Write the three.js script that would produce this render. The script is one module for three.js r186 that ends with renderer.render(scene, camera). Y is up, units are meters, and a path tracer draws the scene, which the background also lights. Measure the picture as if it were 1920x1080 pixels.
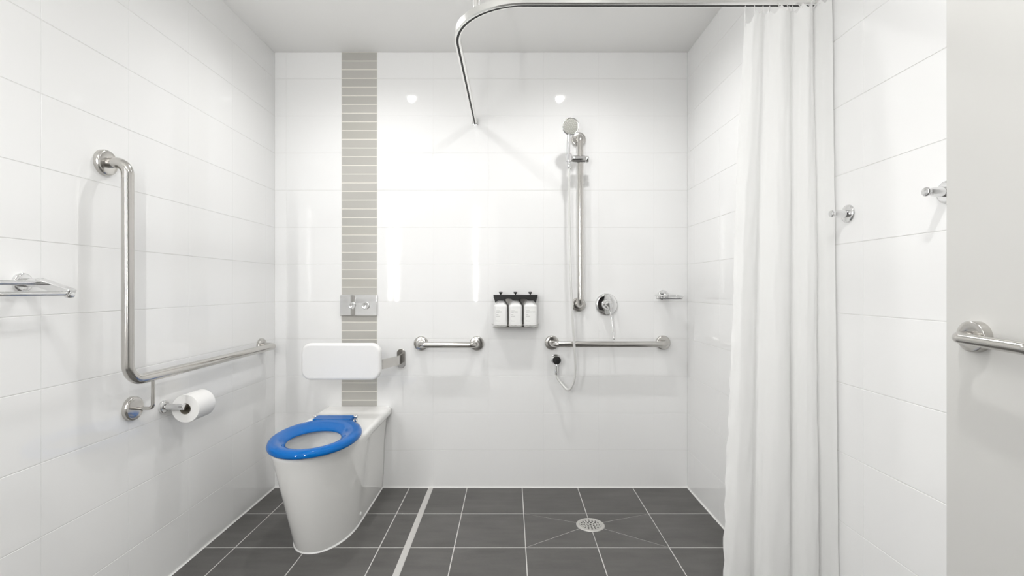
import * as THREE from 'three';
import { RectAreaLightUniformsLib } from 'three/addons/lights/RectAreaLightUniformsLib.js';
import { RoundedBoxGeometry } from 'three/addons/geometries/RoundedBoxGeometry.js';
import { mergeGeometries } from 'three/addons/utils/BufferGeometryUtils.js';
import { ImprovedNoise } from 'three/addons/math/ImprovedNoise.js';

// ---------------------------------------------------------------- camera, exposure, lights
RectAreaLightUniformsLib.init();
const scene = new THREE.Scene();
scene.background = new THREE.Color(0x000000);
const F = 898.6;                                     // focal length in pixels of the 1920 x 1080 frame
const camera = new THREE.PerspectiveCamera(2 * Math.atan(540 / F) * 180 / Math.PI, 1920 / 1080, 0.02, 30);
camera.position.set(0, 1.082, 0);
camera.lookAt(0, 1.082, -1);
camera.setViewOffset(1920, 1080, 3, 0, 1920, 1080);
scene.add(camera);
const renderer = new THREE.WebGLRenderer({ antialias: true });
renderer.toneMapping = THREE.LinearToneMapping;
renderer.toneMappingExposure = 1.13;
renderer.shadowMap.enabled = true;
const LAMP = 2.1;                                    // downlight intensity, candela at the axis
const DOWNLIGHTS = [[-0.66, -2.0, 0.85], [0.33, -2.0, 0.88], [0.35, -0.49, 1.15], [-0.66, -0.49, 0.7]];  // the last entry is an assumed lamp, added for fill light
const STRIP = 115;                                    // mirror light strips
const LAMP_COLOR = new THREE.Color(1.0, 0.995, 0.985);

// ---------------------------------------------------------------- room measures (metres)
const XL = -1.279, XR = 0.961, ZB = -2.6, ZF = 0.03, HC = 2.36;
const TILE_T = 0.008, GROUT_IN = 0.0009;             // tile body, depth of the joint

// ---------------------------------------------------------------- helpers
let seed = 20240611;
const rnd = () => { seed = (seed * 1664525 + 1013904223) >>> 0; return seed / 4294967296; };
const V = (x, y, z) => new THREE.Vector3(x, y, z);
const noise = new ImprovedNoise();
const taken = {};
function numbered(n) { if (!(n in taken)) { taken[n] = 0; return n; } taken[n]++; return n + '_' + String(taken[n]).padStart(3, '0'); }
function thing(name, label, category, pos = [0, 0, 0], group) {
  const o = new THREE.Group(); o.name = numbered(name); o.position.set(...pos); scene.add(o);
  o.userData = { label, category }; if (group) o.userData.group = group;
  return o;
}
function finish(m) { m.castShadow = true; m.receiveShadow = true; return m; }
// geometry is written in world coordinates and moved into the thing's own
function part(top, name, geo, mat, label, under) {
  const m = finish(new THREE.Mesh(geo, mat)); m.name = name;
  const p = top.isGroup ? top.position : V(0, 0, 0);
  geo.translate(-p.x, -p.y, -p.z);
  (under || top).add(m); if (label) m.userData.label = label;
  return m;
}
function struct(name, geo, mat, label) {
  const m = finish(new THREE.Mesh(geo, mat)); m.name = name; m.userData = { kind: 'structure', label, category: name.split('_')[0] };
  scene.add(m); return m;
}
function box(x0, x1, y0, y1, z0, z1) { const g = new THREE.BoxGeometry(x1 - x0, y1 - y0, z1 - z0); g.translate((x0 + x1) / 2, (y0 + y1) / 2, (z0 + z1) / 2); return g; }
function rbox(x0, x1, y0, y1, z0, z1, r, s = 3) { const g = new RoundedBoxGeometry(x1 - x0, y1 - y0, z1 - z0, s, r); g.translate((x0 + x1) / 2, (y0 + y1) / 2, (z0 + z1) / 2); return g; }
function lathe(profile, at, dir, seg = 40) {
  const g = new THREE.LatheGeometry(profile.map(p => new THREE.Vector2(p[0], p[1])), seg);
  g.applyQuaternion(new THREE.Quaternion().setFromUnitVectors(V(0, 1, 0), dir.clone().normalize()));
  g.translate(at.x, at.y, at.z); return g;
}
function fillet(pts, rad, n = 10) {
  const out = [pts[0].clone()];
  for (let i = 1; i < pts.length - 1; i++) {
    const a = pts[i - 1].clone().sub(pts[i]), b = pts[i + 1].clone().sub(pts[i]);
    const la = a.length(), lb = b.length(); a.normalize(); b.normalize();
    const ang = Math.acos(THREE.MathUtils.clamp(a.dot(b), -1, 1));
    let t = Math.min(rad / Math.tan(ang / 2), la * 0.5, lb * 0.5); const r = t * Math.tan(ang / 2);
    const bis = a.clone().add(b).normalize(), c = pts[i].clone().addScaledVector(bis, r / Math.sin(ang / 2));
    const s = pts[i].clone().addScaledVector(a, t).sub(c), e = pts[i].clone().addScaledVector(b, t).sub(c);
    const sw = Math.acos(THREE.MathUtils.clamp(s.dot(e) / (s.length() * e.length()), -1, 1));
    for (let k = 0; k <= n; k++) { const w = k / n; out.push(s.clone().multiplyScalar(Math.sin((1 - w) * sw) / Math.sin(sw)).addScaledVector(e, Math.sin(w * sw) / Math.sin(sw)).add(c)); }
  }
  out.push(pts[pts.length - 1].clone()); return out;
}
// round tube along points; r may be a number or a function of 0..1; capped
function tube(pts, r, seg = 22, flat) {
  const n = pts.length, T = [], pos = [], idx = [];
  for (let i = 0; i < n; i++) T.push(pts[Math.min(i + 1, n - 1)].clone().sub(pts[Math.max(i - 1, 0)]).normalize());
  let N = Math.abs(T[0].y) < 0.9 ? V(0, 1, 0) : V(1, 0, 0); N.addScaledVector(T[0], -N.dot(T[0])).normalize();
  for (let i = 0; i < n; i++) {
    if (i) { const q = new THREE.Quaternion().setFromUnitVectors(T[i - 1], T[i]); N.applyQuaternion(q); N.addScaledVector(T[i], -N.dot(T[i])).normalize(); }
    const B = T[i].clone().cross(N), rr = typeof r === 'function' ? r(i / (n - 1)) : r;
    for (let k = 0; k < seg; k++) { const a = k / seg * Math.PI * 2, f = flat || [1, 1]; pos.push(...pts[i].clone().addScaledVector(N, Math.cos(a) * rr * f[0]).addScaledVector(B, Math.sin(a) * rr * f[1]).toArray()); }
  }
  for (let i = 0; i < n - 1; i++) for (let k = 0; k < seg; k++) { const a = i * seg + k, b = i * seg + (k + 1) % seg, c = a + seg, d = b + seg; idx.push(a, b, c, b, d, c); }
  const base = n * seg;                                // caps with their own vertices
  for (const [ring, flip] of [[0, true], [n - 1, false]]) {
    const s = pos.length / 3; for (let k = 0; k < seg; k++) pos.push(...pos.slice((ring * seg + k) * 3, (ring * seg + k) * 3 + 3));
    const c = pos.length / 3; pos.push(...pts[ring].toArray());
    for (let k = 0; k < seg; k++) { const a = s + k, b = s + (k + 1) % seg; flip ? idx.push(c, b, a) : idx.push(c, a, b); }
  }
  const g = new THREE.BufferGeometry(); g.setAttribute('position', new THREE.Float32BufferAttribute(pos, 3)); g.setIndex(idx); g.computeVertexNormals(); return g;
}
// sweep of a closed profile [[side, up]...] along a path lying in a horizontal plane
function sweep(pts, prof) {
  const n = pts.length, m = prof.length, pos = [], idx = [];
  const frame = i => { const t = pts[Math.min(i + 1, n - 1)].clone().sub(pts[Math.max(i - 1, 0)]).normalize(); return V(0, 1, 0).cross(t).normalize(); };
  for (let k = 0; k < m; k++) {
    const p = prof[k], q = prof[(k + 1) % m], s = pos.length / 3;
    for (let i = 0; i < n; i++) { const S = frame(i); for (const e of [p, q]) pos.push(...pts[i].clone().addScaledVector(S, e[0]).add(V(0, e[1], 0)).toArray()); }
    for (let i = 0; i < n - 1; i++) { const a = s + i * 2; idx.push(a, a + 2, a + 1, a + 1, a + 2, a + 3); }
  }
  const g = new THREE.BufferGeometry(); g.setAttribute('position', new THREE.Float32BufferAttribute(pos, 3)); g.setIndex(idx); g.computeVertexNormals(); return g;
}
// flat-topped slab with chamfered edges from a convex outline [[u, v]...]; top at w = 0, body below
function slab(outline, t, c) {
  const n = outline.length, pos = [], uv = []; let area = 0;
  for (let i = 0; i < n; i++) { const a = outline[i], b = outline[(i + 1) % n]; area += a[0] * b[1] - b[0] * a[1]; }
  const o = area < 0 ? [...outline].reverse() : outline, cx = o.reduce((s, p) => s + p[0], 0) / n, cy = o.reduce((s, p) => s + p[1], 0) / n;
  const ins = inset(o, c), tri = (...ps) => { for (const p of ps) { pos.push(...p); uv.push(p[0], p[1]); } };
  for (let i = 0; i < n; i++) {
    const j = (i + 1) % n, a = ins[i], b = ins[j], A = o[i], B = o[j];
    if (i > 0 && i < n - 1) tri([ins[0][0], ins[0][1], 0], [a[0], a[1], 0], [b[0], b[1], 0]);
    tri([a[0], a[1], 0], [A[0], A[1], -c], [B[0], B[1], -c]); tri([a[0], a[1], 0], [B[0], B[1], -c], [b[0], b[1], 0]);
    tri([A[0], A[1], -c], [A[0], A[1], -t], [B[0], B[1], -t]); tri([A[0], A[1], -c], [B[0], B[1], -t], [B[0], B[1], -c]);
  }
  const g = new THREE.BufferGeometry(); g.setAttribute('position', new THREE.Float32BufferAttribute(pos, 3)); g.setAttribute('uv', new THREE.Float32BufferAttribute(uv, 2)); g.computeVertexNormals(); return g;
}
function inset(o, c) {
  const n = o.length;
  return o.map((p, i) => {
    const a = o[(i + n - 1) % n], b = o[(i + 1) % n];
    const d1 = [p[0] - a[0], p[1] - a[1]], d2 = [b[0] - p[0], b[1] - p[1]], l1 = Math.hypot(...d1), l2 = Math.hypot(...d2);
    const n1 = [-d1[1] / l1, d1[0] / l1], n2 = [-d2[1] / l2, d2[0] / l2], k = 1 + n1[0] * n2[0] + n1[1] * n2[1];
    return [p[0] + c * (n1[0] + n2[0]) / Math.max(k, 0.3), p[1] + c * (n1[1] + n2[1]) / Math.max(k, 0.3)];
  });
}
const rect = (w, h) => [[-w / 2, -h / 2], [w / 2, -h / 2], [w / 2, h / 2], [-w / 2, h / 2]];
function roundRect(w, h, r) {
  const s = new THREE.Shape(), x = -w / 2, y = -h / 2;
  s.moveTo(x + r, y); s.lineTo(x + w - r, y); s.absarc(x + w - r, y + r, r, -Math.PI / 2, 0); s.lineTo(x + w, y + h - r); s.absarc(x + w - r, y + h - r, r, 0, Math.PI / 2);
  s.lineTo(x + r, y + h); s.absarc(x + r, y + h - r, r, Math.PI / 2, Math.PI); s.lineTo(x, y + r); s.absarc(x + r, y + r, r, Math.PI, Math.PI * 1.5); return s;
}
const extrude = (s, d, b = 0, bs = 3, cs = 10) => new THREE.ExtrudeGeometry(s, { depth: d - 2 * b, bevelEnabled: b > 0, bevelSize: b, bevelThickness: b, bevelOffset: -b, bevelSegments: bs, curveSegments: cs }).translate(0, 0, b);

// ---------------------------------------------------------------- materials
const std = o => new THREE.MeshStandardMaterial(o), phys = o => new THREE.MeshPhysicalMaterial(o);
const lin = (r, g, b) => new THREE.Color().setRGB(r, g, b);
function noiseTexture(n, fn, srgb) {
  const d = new Uint8Array(n * n * 4);
  for (let y = 0; y < n; y++) for (let x = 0; x < n; x++) { const c = fn(x / n, y / n), i = (y * n + x) * 4; for (let k = 0; k < 3; k++) d[i + k] = Math.max(0, Math.min(255, c[k])); d[i + 3] = 255; }
  const t = new THREE.DataTexture(d, n, n); t.magFilter = THREE.LinearFilter; t.wrapS = t.wrapT = THREE.RepeatWrapping; if (srgb) t.colorSpace = THREE.SRGBColorSpace; t.needsUpdate = true; return t;
}
const fbm = (x, y, s) => noise.noise(x, y, s) + 0.5 * noise.noise(x * 2.1, y * 2.1, s + 7) + 0.25 * noise.noise(x * 4.3, y * 4.3, s + 13) + 0.13 * noise.noise(x * 9, y * 9, s + 3);
const slate = noiseTexture(768, (u, v) => {          // honed dark porcelain with cross-wise streaks, 1.2 m a side
  const a = fbm(u * 7, v * 34, 1.3), b = fbm(u * 5, v * 6, 5.1), c = noise.noise(u * 170, v * 240, 2.2);
  const k = 91 + 6 * a + 7 * b + 2.5 * c; return [k, k - 1.2, k - 3.5];
}, true);
slate.repeat.set(1 / 1.2, 1 / 1.2);
const wavy = noiseTexture(256, (u, v) => { const w = 2 * Math.PI, k = 128 + 38 * Math.sin(w * (2 * u + v) + 1) + 34 * Math.sin(w * (3 * v - u) + 2.3) + 26 * Math.sin(w * (4 * u - 3 * v) + 0.4) + 20 * Math.sin(w * (5 * v + 3 * u) + 4); return [k, k, k]; });
wavy.repeat.set(1 / 0.4, 1 / 0.4);
const M = {
  tile: phys({ color: lin(0.90, 0.90, 0.895), roughness: 0.035, bumpMap: wavy, bumpScale: 0.00010 }),
  wallGrout: std({ color: lin(0.80, 0.80, 0.785), roughness: 0.85 }),
  stripGrout: std({ color: lin(0.78, 0.76, 0.70), roughness: 0.85 }),
  floorTile: std({ map: slate, roughness: 0.5 }),
  floorGrout: std({ color: lin(0.62, 0.61, 0.59), roughness: 0.9 }),
  paint: std({ color: lin(0.91, 0.905, 0.89), roughness: 0.8 }),
  silicone: std({ color: lin(0.86, 0.86, 0.84), roughness: 0.35 }),
  steel: std({ color: lin(0.60, 0.585, 0.56), metalness: 1, roughness: 0.17 }),
  chrome: std({ color: lin(0.80, 0.80, 0.80), metalness: 1, roughness: 0.03 }),
  track: std({ color: lin(0.86, 0.86, 0.84), metalness: 1, roughness: 0.22 }),
  black: std({ color: lin(0.006, 0.006, 0.006), roughness: 0.5 }),
  ceramic: phys({ color: lin(0.90, 0.895, 0.875), roughness: 0.07 }),
  blue: phys({ color: lin(0.0, 0.125, 0.44), roughness: 0.06, specularIntensity: 0.55 }),
  pad: std({ color: lin(0.87, 0.865, 0.855), roughness: 0.42 }),
  paper: std({ color: lin(0.86, 0.855, 0.84), roughness: 0.95 }),
  card: std({ color: lin(0.34, 0.31, 0.25), roughness: 0.9 }),
  door: std({ color: lin(0.62, 0.615, 0.595), roughness: 0.38 }),
  curtain: phys({ color: lin(0.95, 0.95, 0.94), roughness: 0.85, transmission: 0.25, thickness: 0, side: THREE.DoubleSide }),
  plastic: std({ color: lin(0.84, 0.84, 0.83), roughness: 0.3 }),
  hose: std({ color: lin(0.72, 0.72, 0.70), roughness: 0.3, metalness: 0.15 }),
  spray: std({ color: lin(0.40, 0.40, 0.36), roughness: 0.4 }),
  hall: std({ color: lin(0.16, 0.155, 0.15), roughness: 0.8 }),
  glass: phys({ color: 0xffffff, roughness: 0.02, transmission: 1, thickness: 0.004, ior: 1.5 }),
  water: phys({ color: lin(0.75, 0.77, 0.76), roughness: 0.02 }),
};
const stripTints = [[0.50, 0.488, 0.455], [0.48, 0.470, 0.440], [0.525, 0.512, 0.48], [0.495, 0.482, 0.442]].map(c => phys({ color: lin(...c), roughness: 0.10, bumpMap: wavy, bumpScale: 0.0009 }));

// ---------------------------------------------------------------- room shell
// floor slab and ceiling run on under the hallway beyond the door
const DRAIN = V(0.3655, 0, -2.19);
const floorShape = new THREE.Shape([[XL - 0.1, -1.7], [XR + 0.1, -1.7], [XR + 0.1, -ZB + 0.1], [XL - 0.1, -ZB + 0.1]].map(p => new THREE.Vector2(p[0], p[1])));
{ const well = new THREE.Path(); well.absarc(DRAIN.x, -DRAIN.z, 0.0505, 0, 2 * Math.PI, true); floorShape.holes.push(well); }
const floor = struct('floor', new THREE.ExtrudeGeometry(floorShape, { depth: 0.1194, bevelEnabled: false, curveSegments: 40 }).rotateX(-Math.PI / 2).translate(0, -0.12, 0), M.floorGrout, 'dark grey square tiled wet room floor with pale grout');
struct('ceiling', box(XL - 0.1, XR + 0.1, HC, HC + 0.1, ZB - 0.1, 1.7), M.paint, 'plain white painted ceiling');
const wallBack = struct('wall_back', box(XL - 0.1, XR + 0.1, -0.12, HC, ZB - 0.1, ZB - GROUT_IN), M.wallGrout, 'white tiled back wall with a vertical grey feature strip');
const wallLeft = struct('wall_left', box(XL - 0.1, XL - GROUT_IN, -0.12, HC, ZB, 1.7), M.wallGrout, 'white tiled wall beside the toilet');
const wallRight = struct('wall_right', box(XR + GROUT_IN, XR + 0.1, -0.12, HC, ZB, 1.7), M.wallGrout, 'white tiled wall behind the curtain and the open door');
struct('wall_front', mergeGeometries([box(XL, -0.14, 0, HC, ZF, ZF + 0.12), box(0.86, XR, 0, HC, ZF, ZF + 0.12), box(-0.14, 0.86, 2.07, HC, ZF, ZF + 0.12)]), M.paint, 'white wall with the doorway the photograph is taken from');
struct('wall_hallway', box(XL, XR, 0, HC, 1.58, 1.7), M.hall, 'dim hallway wall beyond the doorway');
struct('trim_1', mergeGeometries([box(-0.17, -0.125, 0, 2.10, ZF + 0.121, ZF + 0.135), box(0.845, 0.89, 0, 2.10, ZF + 0.121, ZF + 0.135), box(-0.17, 0.89, 2.055, 2.10, ZF + 0.121, ZF + 0.135)]), M.door, 'door architrave on the hallway side');

const ROW = 0.2015, JH = 0.0022, JV = 0.0004;
const rows = []; for (let k = 0; k * ROW < HC - 0.01; k++) rows.push([k * ROW + (k ? JH / 2 : 0.001), Math.min((k + 1) * ROW - JH / 2, HC - 0.0005)]);
const geoCache = {};
function tileGeo(w, h, c) { const k = [w, h, c].map(v => v.toFixed(4)).join(); return geoCache[k] || (geoCache[k] = slab(rect(w, h), TILE_T, c)); }
function tileMesh(parent, w, h, c, mat, name = 'tile') { const m = finish(new THREE.Mesh(tileGeo(w, h, c), mat)); m.name = name; parent.add(m); return m; }
// tiles lie a hair out of true, as hand-set tiles do
const wob = () => (rnd() - 0.5) * 0.0022;
function layWall(parent, edges, place) {
  for (let i = 0; i < edges.length - 1; i++) for (const [y0, y1] of rows) {
    const a = Math.min(edges[i], edges[i + 1]) + JV / 2, b = Math.max(edges[i], edges[i + 1]) - JV / 2;
    const m = tileMesh(parent, b - a, y1 - y0, 0.0005, M.tile); place(m, (a + b) / 2, (y0 + y1) / 2);
  }
}
const SX0 = -0.917, SX1 = -0.7225;                    // grey feature strip
layWall(wallBack, [XL, SX0 - 0.2995, SX0], (m, u, v) => { m.position.set(u, v, ZB); m.rotation.set(wob(), wob(), 0); });
layWall(wallBack, [SX1, -0.4196, -0.1201, 0.1794, 0.4789, 0.7784, XR], (m, u, v) => { m.position.set(u, v, ZB); m.rotation.set(wob(), wob(), 0); });
{
  const pitch = 0.0472, j = 0.0042;
  part(wallBack, 'feature_strip_grout', box(SX0 + 0.0005, SX1 - 0.0005, 0, HC, ZB - 0.006, ZB - 0.0008), M.stripGrout);
  for (let k = 0; k < 50; k++) {
    const y1 = HC - 0.001 - k * pitch, y0 = y1 - pitch + j; if (y0 < 0) break;
    const m = tileMesh(wallBack, SX1 - SX0 - 0.004, y1 - y0, 0.0012, stripTints[Math.floor(rnd() * 4)], 'feature_tile');
    m.position.set((SX0 + SX1) / 2, (y0 + y1) / 2, ZB); m.rotation.set(wob() * 1.5, wob() * 1.5, 0);
  }
}
const zEdges = [ZB, -2.506, -2.206, -1.906, -1.606, -1.306, -1.006, -0.706, -0.406, -0.106, ZF];
layWall(wallLeft, zEdges, (m, u, v) => { m.position.set(XL, v, u); m.rotation.set(wob(), Math.PI / 2 + wob(), 0, 'YXZ'); });
layWall(wallRight, zEdges, (m, u, v) => { m.position.set(XR, v, u); m.rotation.set(wob(), -Math.PI / 2 + wob(), 0, 'YXZ'); });

// floor tiles; four variants of grain, the ones round the waste cut to falls
const xe = [[XL, -1.1487], [-1.1487, -0.8478], [-0.8478, -0.5469], [-0.5469, -0.4425], [-0.4198, -0.2344], [-0.2344, 0.0637], [0.0637, 0.3646], [0.3646, 0.6626], [0.6626, XR]];
const ze = [ZB, -2.298, -1.998, -1.698, -1.398, -1.098, -0.798, -0.498, -0.198, ZF];
const JF = 0.0038;
function floorPiece(o) {
  const cx = o.reduce((s, p) => s + p[0], 0) / o.length, cz = o.reduce((s, p) => s + p[1], 0) / o.length;
  const g = slab(o.map(p => [p[0] - cx, -(p[1] - cz)]), TILE_T, 0.0006);
  const off = [0.17 + 0.86 * rnd(), 0.17 + 0.86 * rnd()], a = g.attributes.uv; for (let i = 0; i < a.count; i++) a.setXY(i, a.getX(i) + off[0], a.getY(i) + off[1]);
  const m = finish(new THREE.Mesh(g, M.floorTile)); m.name = 'floor_tile'; m.rotation.x = -Math.PI / 2; m.position.set(cx, 0, cz); floor.add(m);
}
for (let j = 0; j < ze.length - 1; j++) for (const [a, b] of xe) {
  const x0 = a + JF / 2, x1 = b - JF / 2, z0 = ze[j] + JF / 2, z1 = ze[j + 1] - JF / 2;
  if (j === 1 && a > 0.05 && b < 0.67) {              // cut to falls
    const left = a < 0.3, outer = left ? a : b, mid = 0.3646;
    const C = [mid, DRAIN.z], tris = [[[outer, ze[1]], [mid, ze[1]], C], [[mid, ze[2]], [outer, ze[2]], C], [[outer, ze[2]], [outer, ze[1]], C]];
    for (let t of tris) {
      let ar = 0; for (let i = 0; i < 3; i++) { const p = t[i], q = t[(i + 1) % 3]; ar += p[0] * q[1] - q[0] * p[1]; }
      const inn = inset(ar < 0 ? [t[1], t[0], t[2]] : t, 0.0015), R = 0.0645;
      const A = inn[0], B = inn[1], K = inn[2], out = [A, B];
      const hit = P => { const dx = P[0] - K[0], dz = P[1] - K[1], l = Math.hypot(dx, dz); let s = 0; while (s < l && Math.hypot(K[0] + dx / l * s - DRAIN.x, K[1] + dz / l * s - DRAIN.z) < R) s += 0.0003; return Math.atan2(K[1] + dz / l * s - DRAIN.z, K[0] + dx / l * s - DRAIN.x); };
      let aB = hit(B), aA = hit(A); while (aA - aB > Math.PI) aA -= 2 * Math.PI; while (aB - aA > Math.PI) aA += 2 * Math.PI;
      // the side towards the waste is an arc; split into quads to keep each outline convex
      const n = 6; const arc = []; for (let k = 0; k <= n; k++) { const w = aA + (aB - aA) * k / n; arc.push([DRAIN.x + R * Math.cos(w), DRAIN.z + R * Math.sin(w)]); }
      const sh = new THREE.Shape([[...A], ...arc, [...B]].map(p => new THREE.Vector2(p[0] - DRAIN.x, -(p[1] - DRAIN.z))));
      const g = new THREE.ExtrudeGeometry(sh, { depth: TILE_T, bevelEnabled: false });
      g.translate(0, 0, -TILE_T);
      const off = [0.32 + 0.56 * rnd(), 0.32 + 0.56 * rnd()], ua = g.attributes.uv; for (let i = 0; i < ua.count; i++) ua.setXY(i, ua.getX(i) + off[0], ua.getY(i) + off[1]);
      const m = finish(new THREE.Mesh(g, M.floorTile)); m.name = 'floor_tile'; m.rotation.x = -Math.PI / 2; m.position.set(DRAIN.x, 0, DRAIN.z); floor.add(m);
    }
    continue;
  }
  floorPiece([[x0, z0], [x1, z0], [x1, z1], [x0, z1]]);
}
// aluminium water-stop strip let into the floor
part(floor, 'divider_strip', box(-0.4415, -0.4208, -0.006, 0.0012, ZB + 0.002, ZF), std({ color: lin(0.60, 0.59, 0.57), roughness: 0.5, metalness: 0.2 }), 'pale metal divider strip in the floor');
// white silicone along the foot of the walls
const bead = (x0, z0, x1, z1, nx, nz, label) => {
  const s = new THREE.Shape(); s.moveTo(0, -0.002); s.lineTo(0.006, -0.002); s.lineTo(0.006, 0.0008); s.quadraticCurveTo(0.001, 0.001, 0.0006, 0.0075); s.lineTo(0, 0.0075);
  const L = Math.hypot(x1 - x0, z1 - z0), g = new THREE.ExtrudeGeometry(s, { depth: L, bevelEnabled: false });
  const m = new THREE.Matrix4().makeBasis(V(nx, 0, nz), V(0, 1, 0), V(nx, 0, nz).cross(V(0, 1, 0))); g.applyMatrix4(m);
  g.computeBoundingBox(); const b = g.boundingBox, c = b.getCenter(V());
  g.translate(nx ? (nx > 0 ? x0 : x0) : (x0 + x1) / 2 - c.x, 0, nz ? z0 : (z0 + z1) / 2 - c.z); return g;
};
struct('trim_2', bead(XL, ZB, XL, ZF, 1, 0), M.silicone, 'white silicone joint along the foot of the toilet side wall');
struct('trim_3', bead(XL, ZB, XR, ZB, 0, 1), M.silicone, 'white silicone joint along the foot of the back wall');
struct('trim_4', bead(XR, ZB, XR, ZF, -1, 0), M.silicone, 'white silicone joint along the foot of the curtain side wall');

// ---------------------------------------------------------------- ceiling downlights (just above the frame)
const glow = std({ color: 0xffffff, emissive: LAMP_COLOR, emissiveIntensity: 5 });
function downlight([x, z, k], label) {
  const t = thing('ceiling_downlight', label, 'light', [x, HC, z], 'recessed ceiling downlights');
  part(t, 'trim_ring', lathe([[0.040, -0.0005], [0.042, -0.004], [0.050, -0.005], [0.056, -0.0015], [0.056, 0.0]].map(p => [p[0], p[1]]), V(x, HC, z), V(0, 1, 0)), M.plastic);
  part(t, 'diffuser', lathe([[0, -0.002], [0.0405, -0.002]], V(x, HC, z), V(0, 1, 0)), glow);
  // deep-set lamp: its cone ends before the ceiling
  const l = new THREE.SpotLight(LAMP_COLOR, LAMP * k, 0, 79 * Math.PI / 180, 1, 2); l.position.set(0, -0.012, 0); l.target.position.set(0, -1, 0); l.shadow.radius = 1.3; l.shadow.camera.near = 0.02; l.castShadow = true; t.add(l); t.add(l.target);
}
downlight(DOWNLIGHTS[0], 'recessed round ceiling downlight above the toilet');
downlight(DOWNLIGHTS[1], 'recessed round ceiling downlight above the shower');
downlight(DOWNLIGHTS[2], 'recessed round ceiling downlight just inside the door');
downlight(DOWNLIGHTS[3], 'added round ceiling fill light in front of the lit mirror');  // assumed lamp, added to fill the room from the front

// mirror with two upright light strips, on the wall behind the camera (seen as streaks in the tiles)
{
  const t = thing('lit_mirror', 'wall mirror with two upright light strips beside the doorway', 'mirror', [-0.81, 0.90, ZF]);
  part(t, 'frame', rbox(-1.262, -0.352, 0.90, 1.99, ZF - 0.03, ZF - 0.0005, 0.004), M.plastic);
  part(t, 'mirror_glass', box(-1.215, -0.40, 0.93, 1.96, ZF - 0.0325, ZF - 0.0295), std({ color: lin(0.9, 0.9, 0.9), metalness: 1, roughness: 0.01 }));
  for (const x of [-1.238, -0.375]) {
    part(t, 'light_strip', box(x - 0.011, x + 0.011, 0.94, 1.95, ZF - 0.034, ZF - 0.029), std({ color: 0xffffff, emissive: LAMP_COLOR, emissiveIntensity: 6 }));
    const l = new THREE.RectAreaLight(LAMP_COLOR, STRIP, 0.022, 1.01); l.position.set(x + 0.81, 0.545, -0.0365); l.castShadow = true; t.add(l);
  }
}

// ---------------------------------------------------------------- toilet
const TX = -0.82;
function outlineAt(w, L, a, ex) {                      // D-shaped plan: list of [side, distance from wall]
  const o = [], half = [];
  for (let k = 0; k <= 5; k++) half.push([w * k / 5, 0.0]);
  for (let k = 1; k <= 16; k++) half.push([w, (L - a) * k / 16]);
  for (let k = 1; k <= 26; k++) { const th = k / 26 * Math.PI / 2; half.push([w * Math.pow(Math.cos(th), 2 / ex), L - a + a * Math.pow(Math.sin(th), 2 / ex)]); }
  for (const p of half) o.push([...p]);
  for (let i = half.length - 2; i > 0; i--) o.push([-half[i][0], half[i][1]]);
  return o;
}
function loft(rings, closeFirst, closeLast) {
  const n = rings[0].length, pos = [], idx = [];
  for (const r of rings) for (const p of r) pos.push(TX + p[0], p[2], ZB + p[1]);
  for (let i = 0; i < rings.length - 1; i++) for (let k = 0; k < n; k++) { const a = i * n + k, b = i * n + (k + 1) % n; idx.push(a, a + n, b, b, a + n, b + n); }
  if (closeLast) { const r = rings[rings.length - 1], c = pos.length / 3; pos.push(TX + r.reduce((s, p) => s + p[0], 0) / n, r[0][2], ZB + r.reduce((s, p) => s + p[1], 0) / n); const s = (rings.length - 1) * n; for (let k = 0; k < n; k++) idx.push(s + k, c, s + (k + 1) % n); }
  const g = new THREE.BufferGeometry(); g.setAttribute('position', new THREE.Float32BufferAttribute(pos, 3)); g.setIndex(idx); g.computeVertexNormals(); return g;
}
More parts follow.
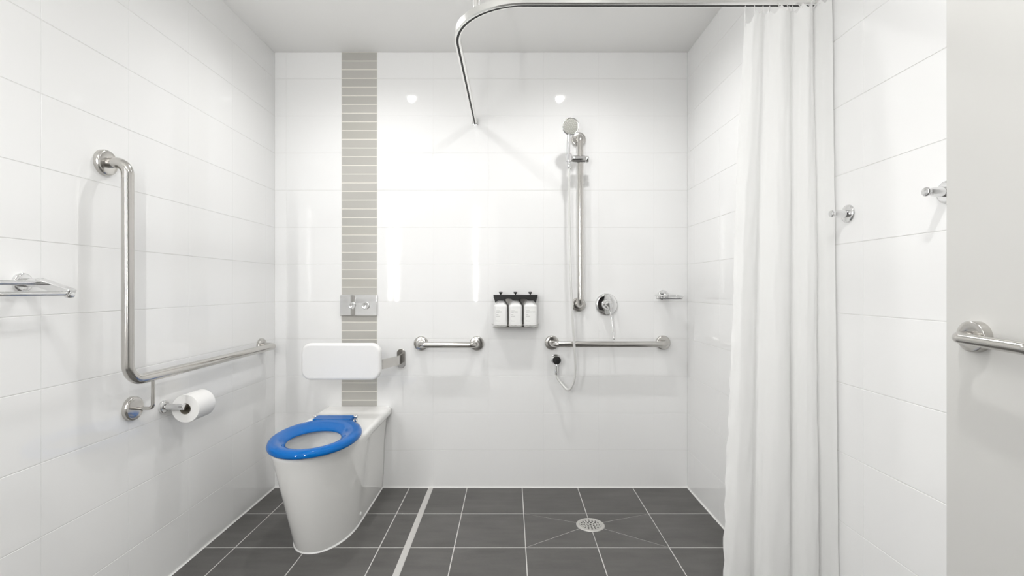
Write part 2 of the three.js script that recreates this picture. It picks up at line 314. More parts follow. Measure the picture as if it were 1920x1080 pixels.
{
  const t = thing('toilet', 'white floor-standing toilet pan with a bright blue open seat', 'toilet', [TX, 0, ZB]);
  const TOP = 0.440, ss = (a, b, x) => { const k = THREE.MathUtils.clamp((x - a) / (b - a), 0, 1); return k * k * (3 - 2 * k); };
  const hs = []; for (let k = 0; k <= 14; k++) hs.push(0.001 + k / 14 * 0.37); hs.push(0.384, 0.392, 0.397, 0.402, 0.410, 0.420);
  const ringAt = (h, grow = 0) => {
    const q = h / TOP, w = 0.127 + 0.053 * Math.pow(q, 1.1), L = 0.648 + 0.157 * Math.pow(q, 0.95), a = 0.25 + 0.10 * q, o = outlineAt(w + grow, L + grow, a, 2.12);
    return o.map(([x, d]) => { const r = 0.020 * (1 - ss(0.394, 0.403, h)) * (1 - ss(0.30, 0.46, d)) * ss(0.02, 0.30, h); return [x * (1 - r / 0.18), Math.max(d, 0.0005), h]; });
  };
  const rings = hs.map(h => ringAt(h));
  const rimR = 0.018;
  for (let k = 1; k <= 5; k++) { const th = k / 5 * Math.PI / 2; rings.push(ringAt(TOP - rimR + rimR * Math.sin(th), -rimR * (1 - Math.cos(th))).map(p => [p[0], Math.max(p[1], 0.0005), TOP - rimR + rimR * Math.sin(th)])); }
  const outer = rings[rings.length - 1], HD = 0.605;   // bowl opening centre
  const hole = (sx, sl, h, shift = 0) => outer.map(p => { const an = Math.atan2(p[0], p[1] - HD); return [sx * Math.sin(an), HD + shift + sl * Math.cos(an), h]; });
  rings.push(outer.map(p => [p[0] * 0.97, 0.01 + p[1] * 0.975, TOP]));
  rings.push(hole(0.128, 0.165, TOP)); rings.push(hole(0.123, 0.160, TOP - 0.003)); rings.push(hole(0.121, 0.158, TOP - 0.012)); rings.push(hole(0.122, 0.159, TOP - 0.035));
  for (const [s, l, h, f] of [[0.128, 0.165, 0.045, 0], [0.120, 0.152, 0.10, -0.005], [0.098, 0.122, 0.155, -0.02], [0.070, 0.085, 0.20, -0.035], [0.05, 0.06, 0.225, -0.04], [0.04, 0.05, 0.26, -0.04]]) rings.push(hole(s, l, TOP - h, f));
  part(t, 'pan', loft(rings, false, true), M.ceramic);
  part(t, 'water', lathe([[0, 0], [0.064, 0]], V(TX, TOP - 0.205, ZB + HD - 0.035), V(0, 1, 0)), M.water);
  // silicone at the foot
  const foot = ringAt(0.001, 0.004), foot2 = ringAt(0.001, 0.001);
  part(t, 'sealant_bead', loft([foot.map(p => [p[0], Math.max(p[1], 0.0005), 0.0002]), foot2.map(p => [p[0], Math.max(p[1], 0.0005), 0.007]), ringAt(0.001, -0.002).map(p => [p[0], Math.max(p[1], 0.0005), 0.0075])]), M.silicone);
  for (const s of [1, -1]) part(t, 'bolt_cap', lathe([[0, 0.004], [0.006, 0.0035], [0.009, 0.001], [0.009, -0.004]], V(TX + s * 0.1325, 0.045, ZB + 0.40), V(s, -0.05, 0), 20), M.plastic);

  // seat ring: outer and inner egg, rounded section, slightly higher at the hinge
  const SXO = 0.013, outS = an => [SXO + 0.177 * Math.sin(an), 0.606 + 0.224 * Math.cos(an)], inS = an => [SXO + 0.103 * Math.sin(an), 0.631 + 0.119 * Math.cos(an)];
  const sec = [[0.04, 0.000], [0.0, 0.004], [-0.0, 0.010], [0.03, 0.017], [0.10, 0.0225], [0.20, 0.026], [0.32, 0.0272], [0.45, 0.0265], [0.60, 0.0235], [0.75, 0.019], [0.88, 0.0135], [0.96, 0.009], [1.0, 0.0045], [0.97, 0.0]];
  const N = 96, pos = [], idx = [], m = sec.length, lift = d => 0.446 + 0.014 * (1 - THREE.MathUtils.clamp((d - 0.38) / 0.45, 0, 1));
  for (let i = 0; i < N; i++) { const an = i / N * 2 * Math.PI, A = outS(an), B = inS(an); for (const [s, h] of sec) { const d = A[1] + (B[1] - A[1]) * s; pos.push(TX + A[0] + (B[0] - A[0]) * s, lift(d) + h, ZB + d); } }
  for (let i = 0; i < N; i++) for (let k = 0; k < m; k++) { const a = i * m + k, b = i * m + (k + 1) % m, c = ((i + 1) % N) * m + k, d = ((i + 1) % N) * m + (k + 1) % m; idx.push(a, b, c, b, d, c); }
  const ring = new THREE.BufferGeometry(); ring.setAttribute('position', new THREE.Float32BufferAttribute(pos, 3)); ring.setIndex(idx); ring.computeVertexNormals();
  const seat = part(t, 'seat', ring, M.blue, 'bright blue open toilet seat');
  const tab = extrude(roundRect(0.172, 0.066, 0.007), 0.019, 0.003); tab.rotateX(-Math.PI / 2 + 0.02); tab.translate(TX + 0.007, 0.4685, ZB + 0.394);
  part(t, 'hinge_tab', tab, M.blue, null, seat);
  for (const s of [-1, 1]) {
    part(t, 'hinge', mergeGeometries([
      lathe([[0, -0.009], [0.0075, -0.009], [0.009, -0.007], [0.009, 0.007], [0.0075, 0.009], [0, 0.009]], V(TX + 0.007 + s * 0.095, 0.4835, ZB + 0.372), V(1, 0, 0), 20).toNonIndexed(),
      lathe([[0.008, 0.0], [0.008, 0.032], [0, 0.032]], V(TX + 0.007 + s * 0.095, TOP, ZB + 0.372), V(0, 1, 0), 16).toNonIndexed()]), M.chrome, 'chrome seat hinge');
  }
  for (const an of [0.7, -0.7, 2.3, -2.3]) { const A = outS(an), B = inS(an), x = (A[0] + B[0]) / 2, d = (A[1] + B[1]) / 2; part(t, 'buffer', lathe([[0.008, TOP - 0.0005], [0.008, lift(d) + 0.003]], V(TX + x, 0, ZB + d), V(0, 1, 0), 12), M.plastic); }
}

// backrest above the pan
{
  const t = thing('padded_backrest', 'white padded backrest on flat steel arms above the toilet', 'backrest', [TX, 0.725, ZB]);
  const g = extrude(roundRect(0.384, 0.178, 0.046), 0.040, 0.013, 5, 14); g.translate(TX, 0.7255, -2.352);
  part(t, 'cushion', g, M.pad);
  const b = extrude(roundRect(0.365, 0.16, 0.04), 0.005, 0.001); b.translate(TX, 0.7245, -2.3565); part(t, 'backing_plate', b, M.steel);
  for (const s of [1, -1]) {
    const pl = extrude(roundRect(0.046, 0.104, 0.0225), 0.006, 0.0015); pl.translate(TX + s * 0.228, 0.70, ZB); part(t, 'wall_plate', pl, M.steel, 'brushed steel oval wall plate');
    const pts = fillet([V(TX + s * 0.231, 0.70, ZB + 0.003), V(TX + s * 0.229, 0.70, ZB + 0.075), V(TX + s * 0.168, 0.70, -2.372), V(TX + s * 0.08, 0.70, -2.3615)], 0.06, 8);
    const n = pts.length, arm = sweep(pts, [[-0.004, -0.024], [0.004, -0.024], [0.004, 0.024], [-0.004, 0.024]]);
    part(t, 'arm', arm, M.steel, 'flat brushed steel arm');
  }
}

// flush plate on the grey strip
{
  const t = thing('flush_plate', 'chrome dual flush plate with two round buttons on the grey tile strip', 'flush plate', [TX, 0.989, ZB]);
  part(t, 'plate', rbox(TX - 0.1005, TX + 0.1005, 0.989 - 0.057, 0.989 + 0.057, ZB, ZB + 0.014, 0.0035), M.chrome);
  for (const [x, r] of [[-0.034, 0.019], [0.040, 0.021]])
    part(t, 'button', lathe([[0, 0.0175], [r * 0.55, 0.0185], [r * 0.85, 0.0205], [r, 0.019], [r, 0.010]], V(TX + x, 0.987, ZB), V(0, 0, 1), 32), M.chrome);
}

// ---------------------------------------------------------------- grab rails
const flangeProfile = (r, h) => [[0, h], [r * 0.5, h], [r - 0.006, h - 0.0015], [r - 0.002, h - 0.0045], [r, h - 0.009], [r, 0]];
function flange(t, at, dir, r = 0.039, h = 0.018) { part(t, 'wall_flange', lathe(flangeProfile(r, h), at, dir, 40), M.steel, 'round brushed steel wall flange'); }
{
  const px = XL + 0.075, y0 = 0.786, y1 = 1.476, z0 = -1.508, z1 = -2.452;
  const t = thing('grab_rail', 'large L-shaped brushed steel grab rail on the wall beside the toilet', 'grab rail', [XL, y1, z0], 'brushed steel grab rails');
  const pts = fillet([V(XL + 0.001, y1, z0), V(px, y1, z0), V(px, y0, z0), V(px, y0, z1), V(XL + 0.001, y0, z1)], 0.058, 14);
  part(t, 'tube', tube(pts, 0.0168, 28), M.steel);
  flange(t, V(XL, y1, z0), V(1, 0, 0), 0.0405); flange(t, V(XL, y0, z1), V(1, 0, 0));
  flange(t, V(XL, 0.676, -1.616), V(1, 0, 0), 0.0405);
  part(t, 'support_rod', tube(fillet([V(XL + 0.01, 0.676, -1.616), V(px - 0.001, 0.676, -1.616), V(px - 0.001, y0 - 0.012, -1.616)], 0.015, 8), 0.0058, 16), M.steel, 'thin steel support rod');
}
function straightRail(a, b, label) {                   // on the back wall
  const t = thing('grab_rail', label, 'grab rail', [a.x, a.y, ZB], 'brushed steel grab rails');
  const off = 0.078, pts = fillet([V(a.x, a.y, ZB + 0.001), V(a.x, a.y, ZB + off), V(b.x, b.y, ZB + off), V(b.x, b.y, ZB + 0.001)], 0.034, 12);
  part(t, 'tube', tube(pts, 0.0162, 28), M.steel);
  flange(t, V(a.x, a.y, ZB), V(0, 0, 1)); flange(t, V(b.x, b.y, ZB), V(0, 0, 1));
}
straightRail(V(-0.484, 0.782, 0), V(-0.182, 0.782, 0), 'short horizontal brushed steel grab rail beside the toilet on the back wall');
straightRail(V(0.224, 0.786, 0), V(0.826, 0.786, 0), 'long horizontal brushed steel grab rail under the shower mixer');
straightRail(V(0.3685, 0.992, 0), V(0.3685, 1.886, 0), 'tall vertical brushed steel rail carrying the hand shower');

// ---------------------------------------------------------------- toilet roll and holder
{
  const z = -1.763, y = 0.645, ax = XL + 0.072;
  const t = thing('toilet_roll_holder', 'chrome toilet roll holder on the wall under the L-shaped rail', 'roll holder', [XL, y, z]);
  part(t, 'wall_flange', lathe([[0, 0.012], [0.018, 0.012], [0.0225, 0.010], [0.0235, 0.007], [0.0235, 0]], V(XL, y, z), V(1, 0, 0)), M.chrome);
  part(t, 'post', lathe([[0.0115, 0.005], [0.0115, 0.078], [0.0105, 0.080], [0, 0.080]], V(XL, y, z), V(1, 0, 0), 28), M.chrome);
  part(t, 'spindle', tube([V(ax, y, z), V(ax, y, z - 0.128)], 0.0085, 18), M.chrome);
  const r = thing('toilet_roll', 'white toilet paper roll on the chrome holder', 'toilet roll', [ax, y - 0.0115, z - 0.066]);
  part(r, 'paper', lathe([[0.0205, -0.05], [0.0505, -0.05], [0.0518, -0.0485], [0.0518, 0.0485], [0.0505, 0.05], [0.0205, 0.05]], V(ax, y - 0.0115, z - 0.066), V(0, 0, 1), 56), M.paper);
  part(r, 'cardboard_core', lathe([[0.0195, -0.0505], [0.0206, -0.0505], [0.0206, 0.0505], [0.0195, 0.0505], [0.0195, -0.0505]], V(ax, y - 0.0115, z - 0.066), V(0, 0, 1), 36), M.card);
}

// ---------------------------------------------------------------- double towel rail at the left edge
{
  const z = -1.253, y = 1.096;
  const t = thing('towel_rail', 'chrome double towel rail on the wall nearest the camera', 'towel rail', [XL, y, z]);
  for (const zz of [z, z + 0.62]) {
    part(t, 'wall_flange', lathe([[0, 0.010], [0.020, 0.010], [0.0245, 0.008], [0.0255, 0.005], [0.0255, 0]], V(XL, y, zz), V(1, 0, 0)), M.chrome);
    part(t, 'arm', tube([V(XL + 0.004, y, zz), V(XL + 0.056, y, zz)], 0.0115, 24), M.chrome);
    const g = rbox(-0.010, 0.084, -0.0115, 0.0115, -0.012, 0.012, 0.004); g.rotateZ(-0.33); g.translate(XL + 0.054, y - 0.001, zz); part(t, 'arm_bracket', g, M.chrome);
    part(t, 'end_knob', lathe([[0, -0.011], [0.007, -0.010], [0.0095, -0.006], [0.0095, 0.006], [0.007, 0.010], [0, 0.011]], V(XL + 0.126, y - 0.031, zz), V(0, 0, 1), 24), M.chrome);
  }
  part(t, 'bar', tube([V(XL + 0.053, y - 0.001, z + 0.004), V(XL + 0.053, y - 0.001, z + 0.616)], 0.0062, 20), M.chrome);
  part(t, 'bar', tube([V(XL + 0.124, y - 0.028, z + 0.004), V(XL + 0.124, y - 0.028, z + 0.616)], 0.0062, 20), M.chrome);
}

// ---------------------------------------------------------------- hand shower, holder, hose, elbow
{
  const rx = 0.3685, rz = ZB + 0.078, sy = 1.757;
  const h = thing('shower_holder', 'chrome sliding holder clamped on the tall vertical rail', 'shower holder', [rx, sy, rz]);
  part(h, 'clamp', tube([V(rx - 0.062, sy, rz + 0.006), V(rx - 0.035, sy, rz + 0.006), V(rx + 0.022, sy, rz + 0.004)], w => 0.0135 + 0.0075 * Math.min(1, w * 2), 28), M.chrome);
  part(h, 'cradle', lathe([[0.0125, -0.019], [0.0145, -0.019], [0.0165, 0.017], [0.0135, 0.019], [0.0125, -0.019]], V(rx - 0.067, sy, rz + 0.038), V(-0.05, 1, 0.12), 28), M.chrome);
  part(h, 'cradle_arm', tube([V(rx - 0.058, sy, rz + 0.006), V(rx - 0.064, sy, rz + 0.028)], 0.011, 18), M.chrome);
  part(h, 'knob', lathe([[0.014, 0.0], [0.014, 0.004], [0.0185, 0.006], [0.0185, 0.019], [0.017, 0.021], [0, 0.021]], V(rx + 0.021, sy, rz + 0.004), V(1, 0, 0), 28), M.chrome);
  const s = thing('hand_shower', 'chrome hand shower with a round spray head', 'shower head', [rx - 0.067, sy, rz + 0.038]);
  const b = V(rx - 0.066, sy - 0.028, rz + 0.035), m1 = V(rx - 0.069, sy + 0.05, rz + 0.045), m2 = V(rx - 0.066, sy + 0.11, rz + 0.055), hd = V(rx - 0.060, sy + 0.153, rz + 0.066);
  const crv = new THREE.CatmullRomCurve3([b, m1, m2, hd]).getPoints(24);
  part(s, 'handle', tube(crv, w => 0.0088 + 0.0032 * w, 22), M.chrome);
  const dir = V(-0.12, -0.30, 1).normalize();
  part(s, 'head', lathe([[0, -0.018], [0.016, -0.017], [0.032, -0.008], [0.042, 0.002], [0.0445, 0.008], [0.0435, 0.0125], [0.040, 0.0135], [0.037, 0.012]], hd, dir, 44), M.chrome);
  const face = part(s, 'spray_face', lathe([[0.039, 0.0118], [0.034, 0.0145], [0, 0.0155]], hd, dir, 40), M.spray, 'grey spray face');
  const noz = []; const q = new THREE.Quaternion().setFromUnitVectors(V(0, 1, 0), dir);
  for (const [r, n] of [[0.010, 6], [0.019, 12], [0.027, 18], [0.034, 24]]) for (let k = 0; k < n; k++) { const g = new THREE.CylinderGeometry(0.0011, 0.0015, 0.004, 6); g.translate(r * Math.cos(k / n * 6.283), 0.016 - (r > 0.03 ? 0.001 : 0), r * Math.sin(k / n * 6.283)); g.applyQuaternion(q); g.translate(hd.x, hd.y, hd.z); noz.push(g); }
  const nm = part(s, 'nozzle', mergeGeometries(noz), M.plastic, null, face); nm.userData.kind = 'stuff';
  // elbow on the wall
  const e = V(0.2465, 0.697, ZB), E = thing('wall_elbow', 'wall outlet with a black round face under the long grab rail', 'wall outlet', [e.x, e.y, ZB]);
  part(E, 'wall_flange', lathe([[0, 0.010], [0.024, 0.010], [0.0275, 0.006], [0.0275, 0]], e, V(0, 0, 1), 32), M.chrome);
  part(E, 'body', lathe([[0.018, 0.008], [0.020, 0.040], [0.0225, 0.044], [0.0235, 0.050], [0.022, 0.052]], e, V(0, 0, 1), 32), M.chrome);
  part(E, 'face', lathe([[0.0228, 0.0505], [0.019, 0.0525], [0, 0.053]], e, V(0, 0, 1), 32), M.black, 'black round face');
  part(E, 'outlet', lathe([[0.0, -0.012], [0.0085, -0.012], [0.0085, -0.055], [0.0098, -0.056], [0.0098, -0.078], [0.0075, -0.080], [0, -0.080]].map(p => [p[0], -p[1]]), e.clone().add(V(0, 0, 0.034)), V(0, -1, 0), 20), M.chrome);
  // hose
  const hp = [b.clone().add(V(0.001, 0.004, 0)), V(0.304, 1.66, -2.485), V(0.306, 1.42, -2.485), V(0.315, 1.10, -2.488), V(0.323, 0.92, -2.490), V(0.334, 0.76, -2.492), V(0.339, 0.66, -2.500), V(0.330, 0.585, -2.51), V(0.306, 0.545, -2.525), V(0.274, 0.570, -2.555), V(0.2505, 0.603, -2.565), V(0.2465, 0.628, -2.566)];
  const hs = thing('shower_hose', 'pale flexible shower hose hanging in a loop from the hand shower', 'hose', [0.304, 1.7, -2.485]);
  part(hs, 'hose', tube(new THREE.CatmullRomCurve3(hp, false, 'centripetal').getPoints(160), 0.0062, 16), M.hose);
  part(hs, 'hose_nut', lathe([[0.0, 0.0], [0.0085, 0.0], [0.0095, 0.02], [0.0085, 0.034], [0, 0.034]], b.clone().add(V(0.001, -0.03, -0.002)), V(-0.03, 1, 0.1), 20), M.chrome);
}
// shower mixer
{
  const c = V(0.521, 0.992, ZB), t = thing('shower_mixer', 'round chrome shower mixer with a long thin lever', 'tap', [c.x, c.y, ZB]);
  part(t, 'cover_plate', lathe([[0, 0.016], [0.030, 0.0155], [0.046, 0.013], [0.052, 0.012], [0.056, 0.0105], [0.0605, 0.006], [0.0615, 0.0]], c, V(0, 0, 1), 56), M.chrome);
  part(t, 'hub', lathe([[0.029, 0.014], [0.0285, 0.034], [0.027, 0.038], [0.022, 0.050], [0.014, 0.058], [0, 0.061]], c, V(0, 0, 1), 40), M.chrome);
  part(t, 'lever', mergeGeometries([tube([V(c.x + 0.002, c.y + 0.004, ZB + 0.056), V(c.x + 0.004, c.y - 0.014, ZB + 0.062), V(c.x + 0.009, c.y - 0.05, ZB + 0.072), V(c.x + 0.015, c.y - 0.11, ZB + 0.083), V(c.x + 0.021, c.y - 0.172, ZB + 0.092)], w => 0.021 - 0.0172 * Math.min(1, Math.pow(w * 2.4, 0.8)), 18).toNonIndexed().deleteAttribute('uv'), new THREE.SphereGeometry(0.0056, 16, 12).translate(c.x + 0.0215, c.y - 0.175, ZB + 0.0925).toNonIndexed().deleteAttribute('uv')]), M.chrome);
}
// soap dish
{
  const c = V(0.8275, 1.044, ZB), t = thing('soap_dish', 'small clear soap dish in a chrome bracket right of the mixer', 'soap dish', [c.x, c.y, ZB]);
  part(t, 'wall_flange', lathe([[0, 0.012], [0.022, 0.012], [0.0265, 0.009], [0.0275, 0.006], [0.0275, 0]], c, V(0, 0, 1), 36), M.chrome);
  part(t, 'post', lathe([[0.0115, 0.008], [0.0115, 0.046], [0.0145, 0.048], [0.0145, 0.058], [0, 0.060]], c, V(0, 0, 1), 28), M.chrome);
  const w = 0.061, z0 = ZB + 0.052, z1 = ZB + 0.150, y = c.y;
  const loop = fillet([V(c.x, y, z0), V(c.x + w, y, z0), V(c.x + w, y - 0.004, z1), V(c.x - w, y - 0.004, z1), V(c.x - w, y, z0), V(c.x, y, z0)], 0.014, 8);
  part(t, 'ring', tube(loop, 0.0032, 12), M.chrome);
  const s = roundRect(0.114, 0.090, 0.012), hole = roundRect(0.106, 0.082, 0.009); s.holes.push(new THREE.Path(hole.getPoints(6)));
  const wall = extrude(s, 0.018); wall.rotateX(-Math.PI / 2); wall.translate(c.x, y - 0.019, (z0 + z1) / 2);
  const bot = extrude(roundRect(0.106, 0.082, 0.009), 0.003); bot.rotateX(-Math.PI / 2); bot.translate(c.x, y - 0.019, (z0 + z1) / 2);
  part(t, 'glass_dish', mergeGeometries([wall, bot]), M.glass, 'clear glass dish');
}

// ---------------------------------------------------------------- bottle rack with three bottles
{
  const bx = [-0.0515, 0.0265, 0.1055], yb = 0.877, zc = ZB + 0.046;
  const t = thing('bottle_rack', 'black and steel wall rack holding three pump bottles', 'rack', [0.0265, yb, ZB]);
  part(t, 'back_plate', rbox(-0.082, 0.136, yb, 1.040, ZB, ZB + 0.002, 0.0009), M.steel);
  const s = new THREE.Shape(), L = -0.090, R = 0.144;
  s.moveTo(L, 0.041); s.lineTo(R, 0.041); s.lineTo(R - 0.010, 0.0); s.lineTo(R - 0.026, 0.013); s.lineTo(0.0915, 0.0115);
  for (const cx of [0.066, -0.0125]) { s.lineTo(cx + 0.0255, 0.0115); s.absellipse(cx, 0.0115, 0.0255, 0.010, 0, Math.PI, false); }
  s.lineTo(L + 0.026, 0.013); s.lineTo(L + 0.010, 0.0); s.closePath();
  const g = extrude(s, 0.0025); g.translate(0, 1.0045, ZB + 0.078); part(t, 'neck_bar', g, M.black, 'black bar across the bottle necks');
  for (const x of [L + 0.003, R - 0.003]) part(t, 'side_strut', box(x - 0.0015, x + 0.0015, 1.030, 1.0455, ZB + 0.001, ZB + 0.079), M.black);
  part(t, 'top_plate', box(L + 0.002, R - 0.002, 1.0435, 1.0455, ZB + 0.001, ZB + 0.079), M.black);
  part(t, 'shelf', rbox(-0.092, 0.146, yb - 0.003, yb - 0.0005, ZB, ZB + 0.084, 0.001), M.steel);
  const wire = [V(-0.100, yb + 0.014, ZB + 0.004)]; const front = [V(-0.098, yb + 0.012, ZB + 0.050)];
  for (const x of bx) for (let k = 0; k <= 8; k++) { const w = k / 8; front.push(V(x - 0.037 + 0.074 * w, yb + 0.011 - 0.003 * Math.sin(w * Math.PI), ZB + 0.080 + 0.006 * Math.sin(w * Math.PI))); }
  front.push(V(0.152, yb + 0.012, ZB + 0.050));
  part(t, 'retaining_wire', tube([...wire, ...front, V(0.154, yb + 0.014, ZB + 0.004)], 0.0016, 8), M.steel);
  const words = [['SHAMPOO'], ['BODY WASH'], ['HAND & BODY WASH']];
  const labels = ['white pump bottle nearest the short grab rail in the wall rack', 'middle white pump bottle in the wall rack', 'white pump bottle nearest the vertical shower rail in the wall rack'];
  const sq = (w, n = 40) => { const o = []; for (let k = 0; k < n; k++) { const a = k / n * 2 * Math.PI, c = Math.cos(a), d = Math.sin(a), e = 0.42; o.push([w * Math.sign(c) * Math.pow(Math.abs(c), e), w * Math.sign(d) * Math.pow(Math.abs(d), e)]); } return o; };
  const circ = (r, n = 40) => { const o = []; for (let k = 0; k < n; k++) { const a = k / n * 2 * Math.PI; o.push([r * Math.cos(a), r * Math.sin(a)]); } return o; };
  bx.forEach((x, i) => {
    const b = thing('pump_bottle', labels[i], 'bottle', [x, yb, zc], 'pump bottles in the wall rack');
    const prof = [[0.031, 0], [0.0345, 0.003], [0.0355, 0.008], [0.0355, 0.106], [0.0345, 0.112]], n = 40, pos = [], idx = [];
    const rings = prof.map(([w, h]) => [sq(w), h]);
    for (const [mix, w, h] of [[0.35, 0.029, 0.122], [0.65, 0.022, 0.133], [0.9, 0.0165, 0.140], [1, 0.0135, 0.146], [1, 0.0135, 0.152]]) { const A = sq(w), B = circ(w); rings.push([A.map((p, k) => [p[0] * (1 - mix) + B[k][0] * mix, p[1] * (1 - mix) + B[k][1] * mix]), h]); }
    for (const [o, h] of rings) for (const p of o) pos.push(x + p[0], yb + h, zc + p[1]);
    for (let r = 0; r < rings.length - 1; r++) for (let k = 0; k < n; k++) { const a = r * n + k, c = r * n + (k + 1) % n; idx.push(a, a + n, c, c, a + n, c + n); }
    pos.push(x, yb, zc); for (let k = 0; k < n; k++) idx.push(pos.length / 3 - 1, k, (k + 1) % n);
    const bg = new THREE.BufferGeometry(); bg.setAttribute('position', new THREE.Float32BufferAttribute(pos, 3)); bg.setIndex(idx); bg.computeVertexNormals();
    part(b, 'body', bg, M.plastic);
    part(b, 'collar', lathe([[0.0145, 0.150], [0.0145, 0.163], [0.006, 0.165], [0, 0.165]], V(x, yb, zc), V(0, 1, 0), 24), M.black, 'black collar');
    const pump = [lathe([[0.0035, 0.164], [0.0035, 0.174], [0.0085, 0.176], [0.0095, 0.180], [0.0095, 0.184], [0, 0.185]], V(x, yb, zc), V(0, 1, 0), 20).toNonIndexed().deleteAttribute('uv'), tube([V(x, yb + 0.180, zc), V(x, yb + 0.180, zc + 0.022), V(x, yb + 0.176, zc + 0.028)], 0.0035, 10).toNonIndexed()];
    part(b, 'pump', mergeGeometries(pump), M.black, 'small black pump head');
    const cv = document.createElement('canvas'); cv.width = 256; cv.height = 384; const cx = cv.getContext('2d');
    cx.fillStyle = '#f0f0ee'; cx.fillRect(0, 0, 256, 384); cx.fillStyle = '#222'; cx.textBaseline = 'middle'; cx.textAlign = 'left';
    let fs = 30; cx.font = `bold ${fs}px sans-serif`; const tw = cx.measureText(words[i][0]).width; if (tw > 236) { fs = fs * 236 / tw; cx.font = `bold ${fs}px sans-serif`; }
    cx.fillText(words[i][0], 12, 84);
    cx.fillStyle = '#9a9a98';
    const bar = (y, w, h = 5) => cx.fillRect(12, y, w, h);   // fine print too small to read
    bar(46, 96); bar(108, 80); bar(150, 62); bar(166, 52); bar(196, 110); bar(208, 96); bar(310, 30, 4); bar(322, 110, 4);
    const tx = new THREE.CanvasTexture(cv); tx.colorSpace = THREE.SRGBColorSpace;
    const pg = new THREE.PlaneGeometry(0.052, 0.078); pg.translate(x, yb + 0.058, zc + 0.0359);
    part(b, 'printed_label', pg, std({ map: tx, roughness: 0.3 }), 'printed text');
  });
}

// ---------------------------------------------------------------- floor waste
{
  const t = thing('floor_waste', 'round perforated metal floor drain grate in the shower floor', 'drain', [DRAIN.x, 0, DRAIN.z]);
  const metal = std({ color: lin(0.66, 0.65, 0.62), metalness: 0.75, roughness: 0.4 });
  part(t, 'rim', lathe([[0.049, -0.0003], [0.050, 0.0024], [0.060, 0.0024], [0.0625, 0.0010], [0.0625, -0.0006]], DRAIN, V(0, 1, 0), 48), metal);
  const s = new THREE.Shape(); s.absarc(0, 0, 0.0485, 0, 2 * Math.PI);
  for (const [r, n, hr] of [[0, 1, 0.0058], [0.0165, 7, 0.0047], [0.0285, 12, 0.0044], [0.0405, 16, 0.0042]]) for (let k = 0; k < n; k++) { const p = new THREE.Path(); p.absarc(r * Math.cos(k / n * 6.2832 + r * 20), r * Math.sin(k / n * 6.2832 + r * 20), hr, 0, 2 * Math.PI, true); s.holes.push(p); }
  const g = new THREE.ExtrudeGeometry(s, { depth: 0.0018, bevelEnabled: false, curveSegments: 10 }); g.rotateX(-Math.PI / 2); g.translate(DRAIN.x, 0.0003, DRAIN.z);
  part(t, 'grate', g, metal);
  part(t, 'waste_pipe', lathe([[0, -0.118], [0.047, -0.118], [0.0495, -0.112], [0.0495, 0.0002]], DRAIN, V(0, 1, 0), 40), std({ color: lin(0.22, 0.22, 0.215), roughness: 0.6 }), 'grey plastic pipe under the grate');
}

// ---------------------------------------------------------------- robe hooks on the right wall
function hook(z, y, label) {
  const t = thing('robe_hook', label, 'hook', [XR, y, z], 'chrome robe hooks on the right wall'), at = V(XR, y, z), d = V(-1, 0, 0);
  part(t, 'wall_flange', lathe([[0, 0.007], [0.020, 0.007], [0.0245, 0.005], [0.0255, 0.002], [0.0255, 0]], at, d, 36), M.chrome);
  part(t, 'pin', lathe([[0.0115, 0.004], [0.0112, 0.020], [0.0098, 0.034], [0.0078, 0.041], [0.0075, 0.043], [0.0100, 0.046], [0.0104, 0.049], [0.0085, 0.052], [0, 0.053]], at, d, 28), M.chrome);
}
hook(-1.362, 1.293, 'chrome robe hook right beside the shower curtain');
hook(-1.052, 1.293, 'chrome robe hook half hidden behind the edge of the open door');

// ---------------------------------------------------------------- open door on the right
{
  const X = 0.80, t = new THREE.Group(); t.name = 'door_1'; t.position.set(X, 0, -0.01); scene.add(t);
  t.userData = { kind: 'structure', label: 'pale grey door standing open against the right wall', category: 'door' };
  part(t, 'leaf', rbox(X, X + 0.038, 0.008, 2.045, -0.880, -0.012, 0.0015, 2), M.door);
  const y = 0.999, z = -0.820, a = V(X, y, z);
  part(t, 'rose', lathe([[0, 0.013], [0.012, 0.013], [0.0125, 0.0145], [0.0245, 0.0145], [0.0262, 0.0130], [0.0265, 0.0]], a, V(-1, 0, 0), 44), M.steel, 'round brushed steel rose');
  part(t, 'lever', tube(fillet([V(X - 0.008, y, z), V(X - 0.042, y - 0.001, z), V(X - 0.046, y - 0.007, z + 0.135), V(X - 0.012, y - 0.007, z + 0.136)], 0.022, 12), 0.0095, 24), M.steel, 'brushed steel lever handle');
  for (const h of [0.25, 1.05, 1.80]) part(t, 'hinge', lathe([[0, 0], [0.007, 0], [0.007, 0.1], [0, 0.1]], V(X + 0.03, h, -0.006), V(0, 1, 0), 14), M.steel);
}

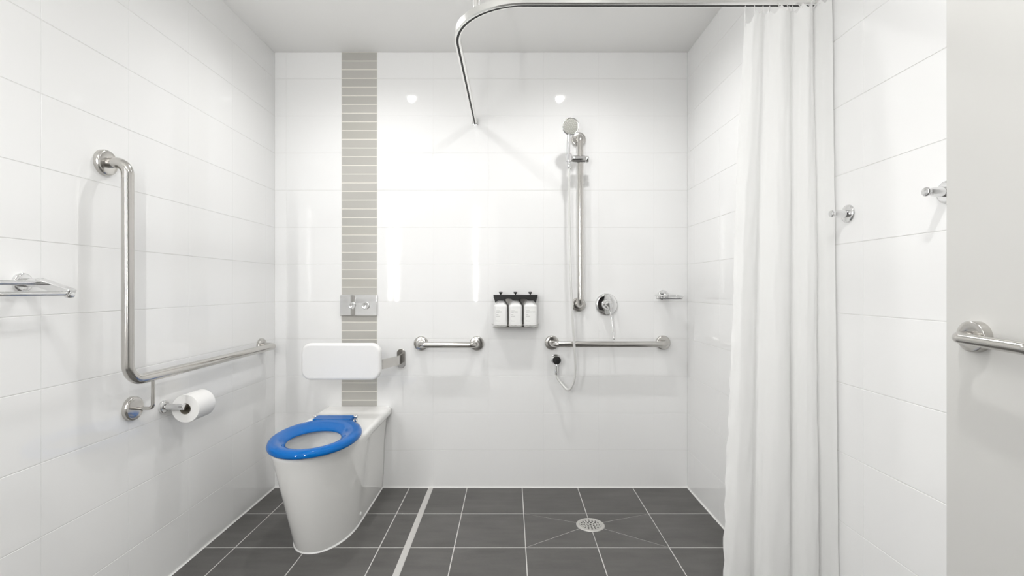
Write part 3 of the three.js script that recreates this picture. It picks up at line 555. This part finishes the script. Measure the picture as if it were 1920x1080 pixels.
// ---------------------------------------------------------------- curtain track
const TRX = -0.191, TRZ = -1.5, TRY = 1.965, TH = 0.030, TW = 0.011;
{
  const t = thing('curtain_track', 'curved silver shower curtain track hung under the ceiling', 'curtain track', [TRX, TRY, ZB]);
  const pts = [V(TRX, TRY, ZB + 0.001)]; for (let k = 0; k <= 28; k++) { const a = k / 28 * Math.PI / 2; pts.push(V(TRX + 0.24 - 0.24 * Math.cos(a), TRY, TRZ - 0.24 + 0.24 * Math.sin(a))); } pts.push(V(XR - 0.001, TRY, TRZ));
  const c = 0.004, sl = 0.0042;
  part(t, 'track', sweep(pts, [[sl, 0], [TW - c, 0], [TW, c], [TW, TH - c], [TW - c, TH], [-TW + c, TH], [-TW, TH - c], [-TW, c], [-TW + c, 0], [-sl, 0], [-sl, 0.014], [sl, 0.014]].reverse()), M.track);
  part(t, 'slot_shade_strip', sweep(pts, [[sl - 0.0003, 0.001], [-sl + 0.0003, 0.001], [-sl + 0.0003, 0.0135], [sl - 0.0003, 0.0135]]), M.black, 'black strip painted as the shade inside the runner slot');  // black strip stands in for the shade inside the open slot
  part(t, 'wall_bracket', rbox(TRX - 0.016, TRX + 0.016, TRY - 0.003, TRY + TH + 0.004, ZB, ZB + 0.012, 0.002), M.chrome);
  part(t, 'wall_bracket', rbox(XR - 0.012, XR, TRY - 0.003, TRY + TH + 0.004, TRZ - 0.016, TRZ + 0.016, 0.002), M.chrome);
  const a = 0.84;
  for (const [x, z] of [[TRX + 0.24 - 0.24 * Math.cos(a), TRZ - 0.24 + 0.24 * Math.sin(a)]]) {
    part(t, 'ceiling_rod', tube([V(x, TRY + TH - 0.002, z), V(x, HC, z)], 0.010, 20), M.track, 'upright rod to the ceiling');
    part(t, 'ceiling_flange', lathe([[0.030, 0], [0.030, -0.006], [0.026, -0.010], [0.0, -0.010]], V(x, HC, z), V(0, 1, 0), 30), M.track, null);
  }
}
// curtain, drawn back to the right wall
{
  const t = thing('shower_curtain', 'white fabric shower curtain gathered against the right wall', 'curtain', [0.85, TRY, TRZ]);
  const NU = 320, NV = 110, pos = [], idx = [];
  // plan of the folds at the top and at the hem (x, z)
  const plan = l => new THREE.CatmullRomCurve3(l.map(p => V(p[0], 0, -p[1])), false, 'centripetal');
  const topPlan = plan([[0.738, 1.505], [0.760, 1.492], [0.785, 1.500], [0.803, 1.512], [0.822, 1.500], [0.845, 1.480], [0.868, 1.490], [0.882, 1.505], [0.896, 1.485], [0.912, 1.462], [0.926, 1.468], [0.934, 1.478], [0.942, 1.450], [0.951, 1.418]]);
  const hemPlan = plan([[0.662, 1.500], [0.690, 1.478], [0.735, 1.476], [0.754, 1.496], [0.770, 1.480], [0.794, 1.460], [0.845, 1.454], [0.860, 1.474], [0.872, 1.456], [0.888, 1.436], [0.918, 1.428], [0.930, 1.444], [0.942, 1.418], [0.953, 1.390]]);
  const A = topPlan.getPoints(NU), B = hemPlan.getPoints(NU);
  const prof = (u, v) => {                              // v 0 at the top, 1 at the hem
    const i = Math.round(u * NU), k = Math.pow(v, 0.75), a = A[i], b = B[i];
    let x = a.x + (b.x - a.x) * k + 0.004 * noise.noise(u * 12, v * 4, 6.6) * (0.3 + v), z = a.z + (b.z - a.z) * k + 0.007 * noise.noise(u * 8, v * 3.2, 8.2) + 0.0022 * noise.noise(u * 26, v * 16, 4.1);
    if (u < 0.05) { const e = 1 - u / 0.05; x += 0.006 * e * noise.noise(v * 34, u * 30, 2.2) * (0.3 + v); z += 0.008 * e * noise.noise(v * 40, 3.3, u * 20) * (0.3 + v); }
    return [Math.min(x, XR - 0.006), z];
  };
  for (let j = 0; j <= NV; j++) for (let i = 0; i <= NU; i++) {
    const u = i / NU, v = j / NV, [x, z] = prof(u, v);
    const hk = Math.abs(((u * 11 + 0.0) % 1) - 0.5) * 2;  // 0 between hooks, 1 at a hook
    let top = TRY - 0.004 - 0.022 * (1 - Math.pow(hk, 1.5)) - 0.045 * Math.max(0, 1 - u * 9);
    const y = top + (0.045 - top) * v + (v > 0.97 ? 0.004 * Math.sin(u * 40) : 0);
    pos.push(x, y, z);
  }
  for (let j = 0; j < NV; j++) for (let i = 0; i < NU; i++) { const a = j * (NU + 1) + i, b = a + 1, c = a + NU + 1, d = c + 1; idx.push(a, c, b, b, c, d); }
  const g = new THREE.BufferGeometry(); g.setAttribute('position', new THREE.Float32BufferAttribute(pos, 3)); g.setIndex(idx); g.computeVertexNormals();
  part(t, 'fabric', g, M.curtain);
  for (let k = 0; k <= 11; k++) {
    const u = Math.min(1, Math.max(0, k / 11)), [x, z] = prof(u, 0.004), y = TRY - 0.012 - 0.045 * Math.max(0, 1 - u * 9);
    part(t, 'curtain_hook', tube(fillet([V(x, y - 0.006, z), V(x, TRY - 0.006, z * 0.4 + TRZ * 0.6), V(x, TRY + 0.008, TRZ)], 0.006, 5), 0.0016, 8), M.plastic, 'white plastic runner hook');
  }
}

scene.traverse(o => { if (o.isMesh) finish(o); });
renderer.render(scene, camera);
